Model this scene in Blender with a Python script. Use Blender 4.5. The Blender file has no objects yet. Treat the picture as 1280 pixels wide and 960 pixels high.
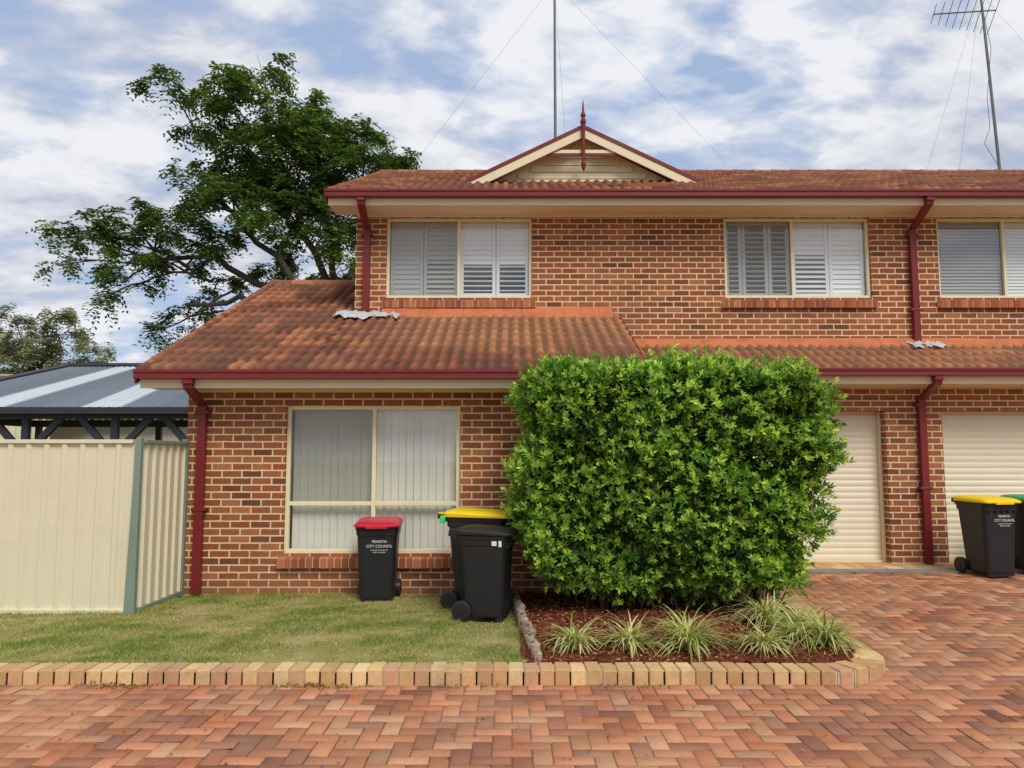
import bpy, math, random
import numpy as np
from mathutils import Vector, Matrix
random.seed(7); rng=np.random.default_rng(7)
scene=bpy.context.scene
def s2l(c):
    c=c/255.0
    return c/12.92 if c<=0.04045 else ((c+0.055)/1.055)**2.4
def C(r,g,b): return (s2l(r),s2l(g),s2l(b),1.0)

# ---------------------------------------------------------------- materials
class NT:
    def __init__(s,name):
        s.m=bpy.data.materials.new(name); s.m.use_nodes=True
        s.t=s.m.node_tree; s.n=s.t.nodes; s.l=s.t.links
        s.b=s.n['Principled BSDF']; s.out=s.n['Material Output']
    def node(s,typ,**kw):
        n=s.n.new(typ)
        for k,v in kw.items(): setattr(n,k,v)
        return n
    def link(s,a,b): s.l.new(a,b)
    def ramp(s,fac,stops,interp='LINEAR'):
        r=s.n.new('ShaderNodeValToRGB'); r.color_ramp.interpolation=interp
        e=r.color_ramp.elements
        while len(e)<len(stops): e.new(0.5)
        for i,(p,c) in enumerate(stops): e[i].position=p; e[i].color=c
        s.link(fac,r.inputs[0]); return r.outputs[0]
    def noise(s,scale,detail=4,rough=.55,vec=None,dist=0):
        n=s.node('ShaderNodeTexNoise'); n.inputs['Scale'].default_value=scale
        n.inputs['Detail'].default_value=detail; n.inputs['Roughness'].default_value=rough
        n.inputs['Distortion'].default_value=dist
        if vec is None: vec=s.pos()
        s.link(vec,n.inputs['Vector']); return n.outputs[0]
    def pos(s):
        if not hasattr(s,'_p'): s._p=s.node('ShaderNodeNewGeometry').outputs['Position']
        return s._p
    def mix(s,f,a,b,mode='MIX'):
        m=s.n.new('ShaderNodeMix'); m.data_type='RGBA'; m.blend_type=mode
        for v,i in ((f,0),(a,6),(b,7)):
            if hasattr(v,'links'): s.link(v,m.inputs[i])
            else: m.inputs[i].default_value=v
        return m.outputs[2]
    def math(s,op,a,b=0.0,clamp=False):
        m=s.n.new('ShaderNodeMath'); m.operation=op; m.use_clamp=clamp
        for v,i in ((a,0),(b,1)):
            if hasattr(v,'links'): s.link(v,m.inputs[i])
            else: m.inputs[i].default_value=v
        return m.outputs[0]
    def bump(s,h,strength=.3,dist=.01):
        b=s.n.new('ShaderNodeBump'); b.inputs['Strength'].default_value=strength; b.inputs['Distance'].default_value=dist
        s.link(h,b.inputs['Height']); s.link(b.outputs[0],s.b.inputs['Normal'])
    def col(s,c):
        if hasattr(c,'links'): s.link(c,s.b.inputs['Base Color'])
        else: s.b.inputs['Base Color'].default_value=c
    def set(s,rough=.6,spec=.3,metal=0):
        s.b.inputs['Roughness'].default_value=rough; s.b.inputs['Specular IOR Level'].default_value=spec
        s.b.inputs['Metallic'].default_value=metal
    def attr(s,name='Col'):
        return s.node('ShaderNodeAttribute',attribute_name=name).outputs['Color']

def painted(name,c,rough=.5,dirt=.15,spec=.35,metal=0):
    k=NT(name); d=k.noise(3.0,4,.6); d2=k.noise(30,2)
    dark=tuple(x*.55 for x in c[:3])+(1,)
    f=k.math('MULTIPLY',k.ramp(d,[(.45,(0,0,0,1)),(.75,(1,1,1,1))]),dirt*2)
    cc=k.mix(f,c,dark); cc=k.mix(k.math('MULTIPLY',d2,dirt),cc,dark)
    k.col(cc); k.set(rough,spec,metal)
    return k.m

def brick_mat():
    k=NT('face_brick'); p=k.pos()
    sp=k.node('ShaderNodeSeparateXYZ'); k.link(p,sp.inputs[0])
    cb=k.node('ShaderNodeCombineXYZ'); k.link(k.math('ADD',sp.outputs[0],sp.outputs[1]),cb.inputs[0]); k.link(sp.outputs[2],cb.inputs[1])
    br=k.node('ShaderNodeTexBrick',offset=.5,offset_frequency=2)
    wn=k.node('ShaderNodeTexNoise'); wn.inputs['Scale'].default_value=14; k.link(p,wn.inputs['Vector'])
    vm=k.node('ShaderNodeVectorMath',operation='MULTIPLY_ADD'); k.link(wn.outputs['Color'],vm.inputs[0]); vm.inputs[1].default_value=(.009,.009,0); k.link(cb.outputs[0],vm.inputs[2])
    k.link(vm.outputs[0],br.inputs['Vector'])
    br.inputs['Color1'].default_value=(0,0,0,1); br.inputs['Color2'].default_value=(1,1,1,1)
    br.inputs['Scale'].default_value=1; br.inputs['Mortar Size'].default_value=.0092
    br.inputs['Mortar Smooth'].default_value=.12; br.inputs['Brick Width'].default_value=.24; br.inputs['Row Height'].default_value=.086
    cols=k.ramp(br.outputs['Color'],[(0,C(112,64,48)),(.12,C(146,86,58)),(.4,C(170,98,62)),(.62,C(152,80,52)),(.82,C(186,116,74)),(.95,C(138,84,60)),(1,C(108,66,52))])
    n1=k.noise(22,4,.65); n2=k.noise(1.2,3,.6); n3=k.noise(.45,4,.6)
    cols=k.mix(k.ramp(n1,[(.35,(0,0,0,1)),(.8,(.6,.6,.6,1))]),cols,C(106,66,48))
    mort=k.mix(n1,C(238,218,178),C(206,182,142))
    c=k.mix(br.outputs['Fac'],cols,mort)
    c=k.mix(k.ramp(n2,[(.4,(0,0,0,1)),(.8,(.26,.26,.26,1))]),c,C(120,88,66))
    c=k.mix(k.ramp(n3,[(.5,(0,0,0,1)),(.75,(.16,.16,.16,1))]),c,C(200,160,120))
    low=k.ramp(k.math('ADD',k.math('MULTIPLY',sp.outputs[2],1.8),k.math('MULTIPLY',n2,.3)),[(.1,(.5,.5,.5,1)),(.6,(0,0,0,1))])
    c=k.mix(low,c,C(152,108,78))
    k.col(c); k.set(.85,.2)
    h=k.math('ADD',k.math('MULTIPLY',br.outputs['Fac'],-1),k.math('MULTIPLY',n1,.5))
    k.bump(h,.5,.006); return k.m
M={}
M['brick']=brick_mat()
def attr_mat(name,rough=.8,spec=.2,ns=25,amt=.35,dark=(.05,.03,.025,1),bumpd=.004,big=1.0,bigc=None,bigamt=.3,big2=None):
    k=NT(name); a=k.attr(); n=k.noise(ns,4,.65)
    c=k.mix(k.math('MULTIPLY',k.ramp(n,[(.4,(0,0,0,1)),(.75,(1,1,1,1))]),amt),a,dark)
    if bigc:
        b=k.noise(big,4,.6); c=k.mix(k.math('MULTIPLY',k.ramp(b,[(.42,(0,0,0,1)),(.68,(1,1,1,1))]),bigamt),c,bigc)
    if big2:
        b=k.noise(big*1.7,5,.7,dist=.3); c=k.mix(k.math('MULTIPLY',k.ramp(b,[(.5,(0,0,0,1)),(.72,(1,1,1,1))]),.4),c,big2)
    k.col(c); k.set(rough,spec); k.bump(n,.4,bumpd); return k.m
M['tile']=attr_mat('roof_tile',.75,.25,18,.42,C(84,60,48),.006,.9,C(112,82,66),.55)
M['paver']=attr_mat('clay_paver',.85,.2,40,.34,C(110,80,64),.003,.8,C(200,152,116),.5,C(130,94,74))
M['kerb']=attr_mat('kerb_brick',.85,.2,30,.32,C(130,102,70),.004,1.5,C(166,136,98),.4,C(120,96,70))
M['sill']=attr_mat('sill_brick',.8,.2,30,.35,C(100,60,44),.004)
M['red']=painted('heritage_red_paint',C(122,40,40),.4,.14)
M['cream']=painted('cream_paint',C(234,218,180),.55,.07)
M['soffit']=painted('soffit_paint',C(238,226,196),.7,.06)
M['frame']=painted('window_frame_cream',C(234,224,186),.4,.04)
M['white']=painted('shutter_white',C(240,242,244),.5,.03)
M['blind']=painted('blind_fabric',C(234,233,224),.8,.05)
M['greyblind']=painted('grey_blind',C(176,178,176),.8,.05)
M['door']=painted('garage_door_cream',C(236,226,200),.5,.06)
M['flash']=painted('orange_flashing',C(204,120,80),.75,.36)
M['lead']=painted('lead_flashing',C(200,202,202),.6,.3)
M['mortar']=painted('mortar',C(205,186,152),.9,.2)
M['fence']=painted('fence_sheet_cream',C(222,213,184),.45,.07)
M['green']=painted('fence_post_green',C(128,144,128),.45,.1)
M['dark']=painted('unlit_room_dark',C(54,54,54),.9,.1,.05)
M['steel']=painted('galvanised_steel',C(120,118,115),.45,.2,.5,.5)
M['char']=painted('charcoal_steel',C(50,54,60),.5,.1)
M['bin']=painted('bin_plastic',C(32,32,34),.45,.14,.45)
M['lidred']=painted('bin_lid_red',C(196,26,54),.4,.08,.45)
M['lidyel']=painted('bin_lid_yellow',C(240,204,16),.4,.08,.45)
M['lidgrn']=painted('bin_lid_green',C(20,150,80),.4,.04,.45)
M['lime']=painted('lime_plastic',C(60,220,110),.4,.04,.45)
M['label']=painted('label_white',C(225,225,222),.6,.02)
M['bark']=painted('bark',C(82,72,62),.95,.4,.1)
M['wood']=attr_mat('weathered_log',.9,.15,30,.4,C(70,62,54),.006)
M['housecream']=painted('neighbour_cream',C(215,205,186),.8,.1)
M['corr']=attr_mat('corrugated_roof',.45,.4,4,.1,C(60,60,64),.001)
k=NT('concrete_strip'); n=k.noise(8,4); k.col(k.ramp(n,[(.3,C(110,112,110)),(.7,C(150,150,144))])); k.set(.85,.2); M['conc']=k.m

def leaf_mat(name,trans=.3,rough=.42,spec=.4):
    k=NT(name); a=k.attr(); k.col(a); k.set(rough,spec)
    tr=k.node('ShaderNodeBsdfTranslucent'); 
    k.link(k.mix(1.0,a,(1.3,1.3,.6,1),'MULTIPLY'),tr.inputs[0])
    mx=k.node('ShaderNodeMixShader'); mx.inputs[0].default_value=trans
    k.link(k.b.outputs[0],mx.inputs[1]); k.link(tr.outputs[0],mx.inputs[2]); k.link(mx.outputs[0],k.out.inputs[0])
    return k.m
M['leaf']=leaf_mat('hedge_leaf',.3,.4,.45); M['treeleaf']=leaf_mat('tree_leaf',.3,.6,.2); M['grass']=leaf_mat('grass_blade',.3,.6,.2)
k=NT('inner_leaf'); k.col(k.attr()); k.set(.7,.1); M['inner']=k.m
k=NT('window_glass'); k.n.remove(k.b)
tr=k.node('ShaderNodeBsdfTransparent'); tr.inputs[0].default_value=(.92,.94,.93,1)
gl=k.node('ShaderNodeBsdfGlossy'); gl.inputs['Roughness'].default_value=.03; gl.inputs[0].default_value=(1,1,1,1)
mx=k.node('ShaderNodeMixShader'); mx.inputs[0].default_value=.12
k.link(tr.outputs[0],mx.inputs[1]); k.link(gl.outputs[0],mx.inputs[2]); k.link(mx.outputs[0],k.out.inputs[0]); M['glass']=k.m
k=NT('insect_screen'); k.set(.8,.1); k.col(C(116,118,112))
tr=k.node('ShaderNodeBsdfTransparent'); mx=k.node('ShaderNodeMixShader'); mx.inputs[0].default_value=.34
k.link(tr.outputs[0],mx.inputs[1]); k.link(k.b.outputs[0],mx.inputs[2]); k.link(mx.outputs[0],k.out.inputs[0]); M['screen']=k.m
k=NT('lawn_soil'); n=k.noise(1.4,5,.65); n2=k.noise(40,3,.7)
c=k.ramp(n,[(.3,C(128,128,68)),(.5,C(158,150,92)),(.62,C(188,170,122))]); c=k.mix(k.math('MULTIPLY',n2,.6),c,C(98,96,54)); k.col(c); k.set(.95,.1); k.bump(n2,.8,.02); M['lawn']=k.m
k=NT('mulch'); n=k.noise(18,5,.7); k.col(k.ramp(n,[(.3,C(70,38,26)),(.55,C(122,66,44)),(.75,C(156,94,64))])); k.set(.95,.1); k.bump(n,.9,.03); M['mulch']=k.m
M['chip']=attr_mat('mulch_chip',.9,.1,30,.3)
k=NT('ground_dirt'); n=k.noise(.3,5,.6); k.col(k.ramp(n,[(.35,C(92,104,58)),(.65,C(140,128,92))])); k.set(.95,.1); M['ground']=k.m
k=NT('jointing_sand'); n=k.noise(30,3); k.col(k.ramp(n,[(.3,C(112,86,68)),(.7,C(158,126,98))])); k.set(.95,.1); M['sand']=k.m

# ---------------------------------------------------------------- mesh helpers
def empty(name,loc=(0,0,0),rot=0):
    e=bpy.data.objects.new(name,None); e.location=loc; e.rotation_euler=(0,0,rot); e.empty_display_size=.3
    scene.collection.objects.link(e); return e
def finish(name,me,mat,parent,smooth=False):
    o=bpy.data.objects.new(name,me); me.materials.append(mat); scene.collection.objects.link(o)
    if parent: o.parent=parent
    if smooth: me.polygons.foreach_set('use_smooth',[True]*len(me.polygons))
    return o
def quads(name,V,F,mat,parent=None,col=None,smooth=False):
    V=np.asarray(V,dtype=np.float32).reshape(-1,3); F=np.asarray(F,dtype=np.int32); k=F.shape[1]
    me=bpy.data.meshes.new(name); me.vertices.add(len(V)); me.vertices.foreach_set('co',V.ravel())
    me.loops.add(F.size); me.loops.foreach_set('vertex_index',F.ravel())
    me.polygons.add(len(F)); me.polygons.foreach_set('loop_start',np.arange(0,F.size,k,dtype=np.int32))
    try: me.polygons.foreach_set('loop_total',np.full(len(F),k,dtype=np.int32))
    except Exception: pass
    me.update(calc_edges=True)
    if col is not None:
        col=np.asarray(col,dtype=np.float32)
        if col.shape[1]==3: col=np.hstack([col,np.ones((len(col),1),np.float32)])
        a=me.color_attributes.new('Col','FLOAT_COLOR','POINT'); a.data.foreach_set('color',col.ravel())
    me.validate(); return finish(name,me,mat,parent,smooth)
class MB:
    def __init__(s): s.v=[]; s.f=[]; s.c=[]; s.cur=(1,1,1,1)
    def add(s,vs,fs):
        o=len(s.v); s.v+= [tuple(v) for v in vs]; s.f+=[tuple(i+o for i in f) for f in fs]; s.c+=[s.cur]*len(vs)
    def hexa(s,p):
        s.add(p,[(3,2,1,0),(4,5,6,7),(0,1,5,4),(1,2,6,5),(2,3,7,6),(3,0,4,7)])
    def box(s,x0,x1,y0,y1,z0,z1):
        s.hexa([(x0,y0,z0),(x1,y0,z0),(x1,y1,z0),(x0,y1,z0),(x0,y0,z1),(x1,y0,z1),(x1,y1,z1),(x0,y1,z1)])
    def obox(s,c,size,rot=0,tilt=0,axis='X'):
        m=Matrix.Translation(c)@Matrix.Rotation(rot,4,'Z')@Matrix.Rotation(tilt,4,axis)
        a,b,d=[q/2 for q in size]
        s.hexa([m@Vector(q) for q in [(-a,-b,-d),(a,-b,-d),(a,b,-d),(-a,b,-d),(-a,-b,d),(a,-b,d),(a,b,d),(-a,b,d)]])
    def tube(s,pts,rad,n=8,cap=True):
        pts=[Vector(p) for p in pts]
        if not hasattr(rad,'__len__'): rad=[rad]*len(pts)
        o=len(s.v)
        for i,p in enumerate(pts):
            d=(pts[min(i+1,len(pts)-1)]-pts[max(i-1,0)]).normalized()
            up=Vector((0,0,1)) if abs(d.z)<.9 else Vector((1,0,0))
            a=d.cross(up).normalized(); b=d.cross(a)
            for j in range(n):
                t=2*math.pi*j/n; s.v.append(tuple(p+(a*math.cos(t)+b*math.sin(t))*rad[i])); s.c.append(s.cur)
        for i in range(len(pts)-1):
            for j in range(n):
                s.f.append((o+i*n+j,o+i*n+(j+1)%n,o+(i+1)*n+(j+1)%n,o+(i+1)*n+j))
        if cap:
            s.f.append(tuple(o+j for j in range(n))[::-1]); s.f.append(tuple(o+(len(pts)-1)*n+j for j in range(n)))
    def rect_sweep(s,pts,w,d):
        pts=[Vector(p) for p in pts]; o=len(s.v)
        for i,p in enumerate(pts):
            dr=(pts[min(i+1,len(pts)-1)]-pts[max(i-1,0)]).normalized()
            nn=Vector((1,0,0)).cross(dr).normalized()
            for a,b in ((-1,-1),(1,-1),(1,1),(-1,1)):
                s.v.append(tuple(p+Vector((a*w/2,0,0))+nn*b*d/2)); s.c.append(s.cur)
        for i in range(len(pts)-1):
            for j in range(4): s.f.append((o+i*4+j,o+i*4+(j+1)%4,o+(i+1)*4+(j+1)%4,o+(i+1)*4+j))
    def build(s,name,mat,parent=None,smooth=False,bevel=0,color=False):
        me=bpy.data.meshes.new(name); me.from_pydata(s.v,[],s.f); me.update()
        if color:
            a=me.color_attributes.new('Col','FLOAT_COLOR','POINT'); a.data.foreach_set('color',np.array(s.c,dtype=np.float32).ravel())
        import bmesh
        bm=bmesh.new(); bm.from_mesh(me); bmesh.ops.recalc_face_normals(bm,faces=bm.faces); bm.to_mesh(me); bm.free()
        o=finish(name,me,mat,parent,smooth)
        if bevel:
            m=o.modifiers.new('b','BEVEL'); m.width=bevel; m.segments=2; m.limit_method='ANGLE'
        return o

# ================================================================ HOUSE
H=empty('brick_house')
YW=0.0; YU=2.12; YG=1.45; SL=.44
def wall(mb,x0,x1,y,th,z0,z1,ops):
    xs=sorted(set([x0,x1]+[v for o in ops for v in o[:2]])); zs=sorted(set([z0,z1]+[v for o in ops for v in o[2:]]))
    for i in range(len(xs)-1):
        cx=(xs[i]+xs[i+1])/2
        segs=[]
        for j in range(len(zs)-1):
            cz=(zs[j]+zs[j+1])/2
            if any(o[0]<cx<o[1] and o[2]<cz<o[3] for o in ops): continue
            if segs and abs(segs[-1][1]-zs[j])<1e-6: segs[-1][1]=zs[j+1]
            else: segs.append([zs[j],zs[j+1]])
        for a,b in segs: mb.box(xs[i],xs[i+1],y,y+th,a,b)
w=MB()
GW=(-2.73,-.624,.47,2.24)
wall(w,-3.92,1.40,YW,.24,-.2,2.52,[GW])
UWs=[(-1.907,.304,4.01,5.25),(3.22,5.44,4.01,5.25),(6.46,8.66,4.01,5.25)]
wall(w,-2.37,16,YU,.24,2.9,5.40,UWs)
GDs=[(2.75,5.22,-.1,2.26),(6.01,8.45,-.1,2.26)]
wall(w,1.40,16,YG,.24,-.2,2.75,GDs)
def prism_x(mb,poly,x0,x1):
    n=len(poly); v=[(x0,a,b) for a,b in poly]+[(x1,a,b) for a,b in poly]
    mb.add(v,[tuple(range(n)),tuple(range(2*n-1,n-1,-1))]+[(i,i+n,(i+1)%n+n,(i+1)%n) for i in range(n)])
prism_x(w,[(.24,-.2),(8.6,-.2),(8.6,2.62),(4.3,4.6),(.24,2.74)],-3.92,-3.68)
prism_x(w,[(.24,-.2),(YG,-.2),(YG,3.3),(.24,2.8)],1.16,1.40)
prism_x(w,[(YG+.24,2.4),(YU,2.4),(YU,3.55),(YG+.24,3.4)],1.16,1.40)
prism_x(w,[(YU+.24,2.9),(11.9,2.9),(11.9,5.4),(6.0,7.3),(YU+.24,5.5)],-2.37,-2.13)
w.box(-2.13,16,11.66,11.9,-.2,5.4)
w.build('brick_walls',M['brick'],H)

# ---- tiles
Tv=[];Tf=[];Tc=[];To=[0]
tp=np.array([C(174,108,76)[:3],C(156,94,68)[:3],C(138,86,64)[:3],C(190,124,84)[:3],C(164,98,66)[:3],C(126,80,60)[:3]])
def tiles(O,a,LA,s,LS,light=None,bright=1.0):
    O=np.array(O,float); a=np.array(a,float); a/=np.linalg.norm(a); s=np.array(s,float); s/=np.linalg.norm(s)
    n=np.cross(a,s); n= n if n[2]>0 else -n
    off=float(np.dot(O,a)); nx=int(LA/.0185)+1; xs=np.linspace(0,LA,nx)
    ph=((xs+off)%.15)/.15; prof=.038*np.where(ph<.66,np.sin(ph/.66*np.pi)**.8,0)
    nc=int(round(LS/.33)); cs=LS/nc; rows=[]
    rows.append((0,-.02,0,0))
    for c in range(nc):
        rows.append((c*cs,.050,1,c)); rows.append(((c+1)*cs,.006,1,c))
    tid=np.floor((xs+off)/.3).astype(int)
    nt=tid.max()-tid.min()+1; rt=rng.integers(0,len(tp),(nc,nt)); rb=rng.uniform(.78,1.18,(nc,nt))
    base=To[0]; V=[];Cc=[]
    for (ss,h,k,c) in rows:
        jit=rng.uniform(-.004,.004,nt)[tid-tid.min()]
        P=O+np.outer(xs,a)+s*ss+np.outer(prof*(k*1.0)+h+jit,n); V.append(P)
        col=tp[rt[c][tid-tid.min()]]*rb[c][tid-tid.min()][:,None]*bright
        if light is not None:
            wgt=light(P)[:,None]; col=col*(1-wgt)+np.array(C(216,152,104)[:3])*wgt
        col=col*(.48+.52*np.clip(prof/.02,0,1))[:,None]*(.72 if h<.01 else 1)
        Cc.append(col)
    V=np.concatenate(V); R=len(rows)
    i=np.arange(R-1)[:,None]*nx+np.arange(nx-1)[None,:]; i=i.ravel()
    F=np.stack([i,i+1,i+nx+1,i+nx],1)+base
    Tv.append(V);Tf.append(F);Tc.append(np.concatenate(Cc)); To[0]+=len(V)
hyp=math.sqrt(1+SL*SL)
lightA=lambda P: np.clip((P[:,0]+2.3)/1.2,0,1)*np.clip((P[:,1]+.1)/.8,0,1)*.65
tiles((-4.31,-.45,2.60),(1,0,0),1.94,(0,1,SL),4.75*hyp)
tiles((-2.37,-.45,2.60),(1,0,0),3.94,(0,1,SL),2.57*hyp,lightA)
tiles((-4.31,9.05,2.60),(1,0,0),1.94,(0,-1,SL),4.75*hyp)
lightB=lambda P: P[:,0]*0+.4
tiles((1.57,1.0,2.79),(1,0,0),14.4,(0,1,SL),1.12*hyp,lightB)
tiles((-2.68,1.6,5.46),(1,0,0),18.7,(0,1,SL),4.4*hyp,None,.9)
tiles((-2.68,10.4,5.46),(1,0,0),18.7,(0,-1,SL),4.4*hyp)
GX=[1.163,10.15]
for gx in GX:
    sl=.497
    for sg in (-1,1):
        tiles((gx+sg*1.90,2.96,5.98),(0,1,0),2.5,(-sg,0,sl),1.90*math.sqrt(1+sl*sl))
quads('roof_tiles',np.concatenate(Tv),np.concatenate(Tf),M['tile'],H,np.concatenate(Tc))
r=MB()
def caps(p0,p1,rad=.09):
    p0=Vector(p0);p1=Vector(p1);L=(p1-p0).length;n=max(1,int(L/.38))
    for i in range(n):
        a=p0.lerp(p1,i/n);b=p0.lerp(p1,(i+1.06)/n); r.cur=tuple(np.append(tp[random.randint(0,4)]*random.uniform(.8,1.05),1)); r.tube([a,b],[rad*1.08,rad*.96],10)
caps((-4.33,4.3,4.70),(-2.37,4.3,4.70)); caps((-2.70,6.0,7.40),(16,6.0,7.40))
for gx in GX: caps((gx,2.93,6.94),(gx,5.1,6.94),.06)
for (x,p0,p1) in ((-4.31,(-.45,2.62),(4.3,4.72)),(-2.68,(1.6,5.48),(6.0,7.42))):
    caps((x,p0[0],p0[1]),(x,p1[0],p1[1]),.05)
r.build('ridge_caps',M['tile'],H,color=True)
b=MB(); bc=MB()
def slopebox(mb,x0,x1,y0,z0,y1,z1,h0,h1):
    mb.hexa([(x0,y0,z0+h0),(x1,y0,z0+h0),(x1,y1,z1+h0),(x0,y1,z1+h0),(x0,y0,z0+h1),(x1,y0,z0+h1),(x1,y1,z1+h1),(x0,y1,z1+h1)])
slopebox(b,-4.36,-4.33,-.47,2.59,4.3,4.68,-.13,.02)
slopebox(b,-4.36,-4.33,9.05,2.59,4.303,4.68,-.13,.02)
slopebox(b,-2.73,-2.70,1.58,5.45,6.0,7.39,-.14,.02)
slopebox(b,-2.73,-2.70,10.4,5.45,6.003,7.39,-.14,.02)
slopebox(b,1.57,1.61,-.47,2.59,2.1,3.72,-.14,.045)
slopebox(bc,-4.30,-3.93,-.40,2.55,4.3,4.60,-.08,-.05)
slopebox(bc,-2.67,-2.38,1.65,5.41,6.0,7.31,-.08,-.05)
slopebox(bc,1.405,1.56,-.4,2.55,2.1,3.65,-.08,-.05)
def gutter(x0,x1,y,z):
    b.box(x0,x1,y-.115,y-.004,z-.10,z-.012); b.box(x0-.004,x1+.004,y-.128,y-.112,z-.03,z+.004); b.box(x0,x1,y-.121,y-.116,z-.10,z-.075)
gutter(-4.33,1.60,-.45,2.61); gutter(1.62,16,1.0,2.80); gutter(-2.71,16,1.6,5.47)
def eave(x0,x1,yg,yw,z,zs):
    bc.box(x0,x1,yg,yg+.03,z-.19,z-.012)
    bc.box(x0,x1,yg+.032,yw-.002,zs,zs+.012)
eave(-4.30,1.56,-.45,0,2.60,2.43); eave(1.62,16,1.0,1.45,2.79,2.62); eave(-2.68,16,1.6,2.12,5.46,5.29)
bc.box(-3.9,1.39,-.03,-.003,2.405,2.428); bc.box(1.42,16,1.42,1.447,2.59,2.618); bc.box(-2.36,16,2.09,2.117,5.255,5.288)
b.build('gutters_and_barges',M['red'],H,bevel=.004); bc.build('fascia_and_soffit',M['soffit'],H)
# flashings
f=MB()
def flash(x0,x1,ztop,zr,y=YU):
    f.hexa([(x0,y-.24,zr-.24*SL+.035),(x1,y-.24,zr-.24*SL+.035),(x1,y-.002,zr-.03),(x0,y-.002,zr-.03),(x0,y-.22,zr-.22*SL+.06),(x1,y-.22,zr-.22*SL+.06),(x1,y-.012,ztop),(x0,y-.012,ztop)])
x=-1.95
while x<1.45:
    x2=min(x+random.uniform(.5,.9),1.5); flash(x,x2-.004,3.86+random.uniform(-.012,.012),3.73); x=x2
x=1.7
while x<15.5:
    x2=x+random.uniform(.9,1.6); flash(x,x2-.004,3.39+random.uniform(-.012,.012),3.28); x=x2
f.build('apron_flashing',M['flash'],H)
def lead(x0,x1,y0,y1,zf,seed):
    g=np.random.default_rng(seed); nx_,ny_=44,9; V=[];F=[]
    for j in range(ny_):
        for i in range(nx_):
            t=i/(nx_-1); x=x0+(x1-x0)*t+g.normal(0,.004); edge=(.07*math.sin(t*9+seed)+.05*math.sin(t*23)) if j<2 else 0
            y=y0+edge+(y1-y0)*j/(ny_-1); V.append((x,y,zf(y)+.088+.009*math.sin(x/.15*2*math.pi)+g.normal(0,.006)))
    for j in range(ny_-1):
        for i in range(nx_-1): k_=j*nx_+i; F.append((k_,k_+1,k_+nx_+1,k_+nx_))
    o=quads('lead_flashing',V,F,M['lead'],H,smooth=True)
    md=o.modifiers.new('s','SOLIDIFY'); md.thickness=.006
lead(-2.62,-1.66,1.74,2.10,lambda y:2.6+SL*(y+.45),1)
lead(5.86,6.34,1.78,2.10,lambda y:2.79+SL*(y-1.0),4)
# downpipes
d=MB()
def down(x,yg,zg,yw,zb,dz=.42):
    d.rect_sweep([(x,yg-.06,zg-.09),(x,yg-.06,zg-.17),(x,yw-.06,zg-.17-dz),(x,yw-.06,zb)],.10,.075)
    d.box(x-.06,x+.06,yg-.11,yg-.01,zg-.15,zg-.10)
    z=zg-.25-dz
    while z>zb+.3:
        d.box(x-.085,x+.085,yw-.103,yw-.001,z-.02,z+.02); z-=1.15
down(-2.19,1.6,5.46,YU,3.79,.25); down(6.05,1.6,5.46,YU,3.3,.25)
down(-3.72,-.45,2.60,YW,.02,.2); down(5.70,1.0,2.79,YG,.17,.2)
d.build('downpipes',M['red'],H,bevel=.006)
# sills
si=MB(); mo=MB()
sc=[C(176,104,70),C(156,88,60),C(188,120,82),C(142,80,58),C(168,96,64)]
def sill(x0,x1,z,y):
    n=int(round((x1-x0)/.086)); st=(x1-x0)/n
    mo.hexa([(x0,y-.056,z-.155),(x1,y-.056,z-.155),(x1,y+.1,z-.145),(x0,y+.1,z-.145),(x0,y-.060,z-.055),(x1,y-.060,z-.055),(x1,y+.1,z-.006),(x0,y+.1,z-.006)])
    for i in range(n):
        a=x0+i*st+.006;b_=x0+(i+1)*st-.006; si.cur=sc[random.randint(0,4)]; j=random.uniform(-.005,.005)
        si.hexa([(a,y-.064+j,z-.165),(b_,y-.064+j,z-.165),(b_,y+.09,z-.15),(a,y+.09,z-.15),(a,y-.070+j,z-.05),(b_,y-.070+j,z-.05),(b_,y+.09,z-.002),(a,y+.09,z-.002)])
sill(GW[0]-.05,GW[1]+.05,GW[2],YW)
for u in UWs: sill(u[0]-.05,u[1]+.05,u[2],YU)
si.build('brick_sills',M['sill'],H,bevel=.004,color=True); mo.build('sill_mortar',M['mortar'],H)
# windows
fr=MB();gl=MB();sh=MB();bl=MB();gb=MB();dk=MB();scn=MB()
def frame(x0,x1,z0,z1,y,mull,trans=None,t=.045):
    fr.box(x0,x1,y,y+.06,z1-t,z1);fr.box(x0,x1,y,y+.06,z0,z0+t)
    fr.box(x0,x0+t,y+.001,y+.059,z0+t,z1-t);fr.box(x1-t,x1,y+.001,y+.059,z0+t,z1-t)
    fr.box(mull-t/2,mull+t/2,y+.004,y+.056,z0+t,z1-t)
    if trans:
        fr.box(x0+t,mull-t/2,y+.006,y+.054,trans-t/2,trans+t/2);fr.box(mull+t/2,x1-t,y+.006,y+.054,trans-t/2,trans+t/2)
    gl.add([(x0+t,y+.035,z0+t),(x1-t,y+.035,z0+t),(x1-t,y+.035,z1-t),(x0+t,y+.035,z1-t)],[(0,1,2,3)])
    dk.box(x0-.05,x1+.05,y+.42,y+.44,z0-.05,z1+.05)  # dark sheet behind the glass, its colour stands for the unlit room
def screen(x0,x1,z0,z1,y): scn.add([(x0,y,z0),(x1,y,z0),(x1,y,z1),(x0,y,z1)],[(0,1,2,3)])
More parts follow.
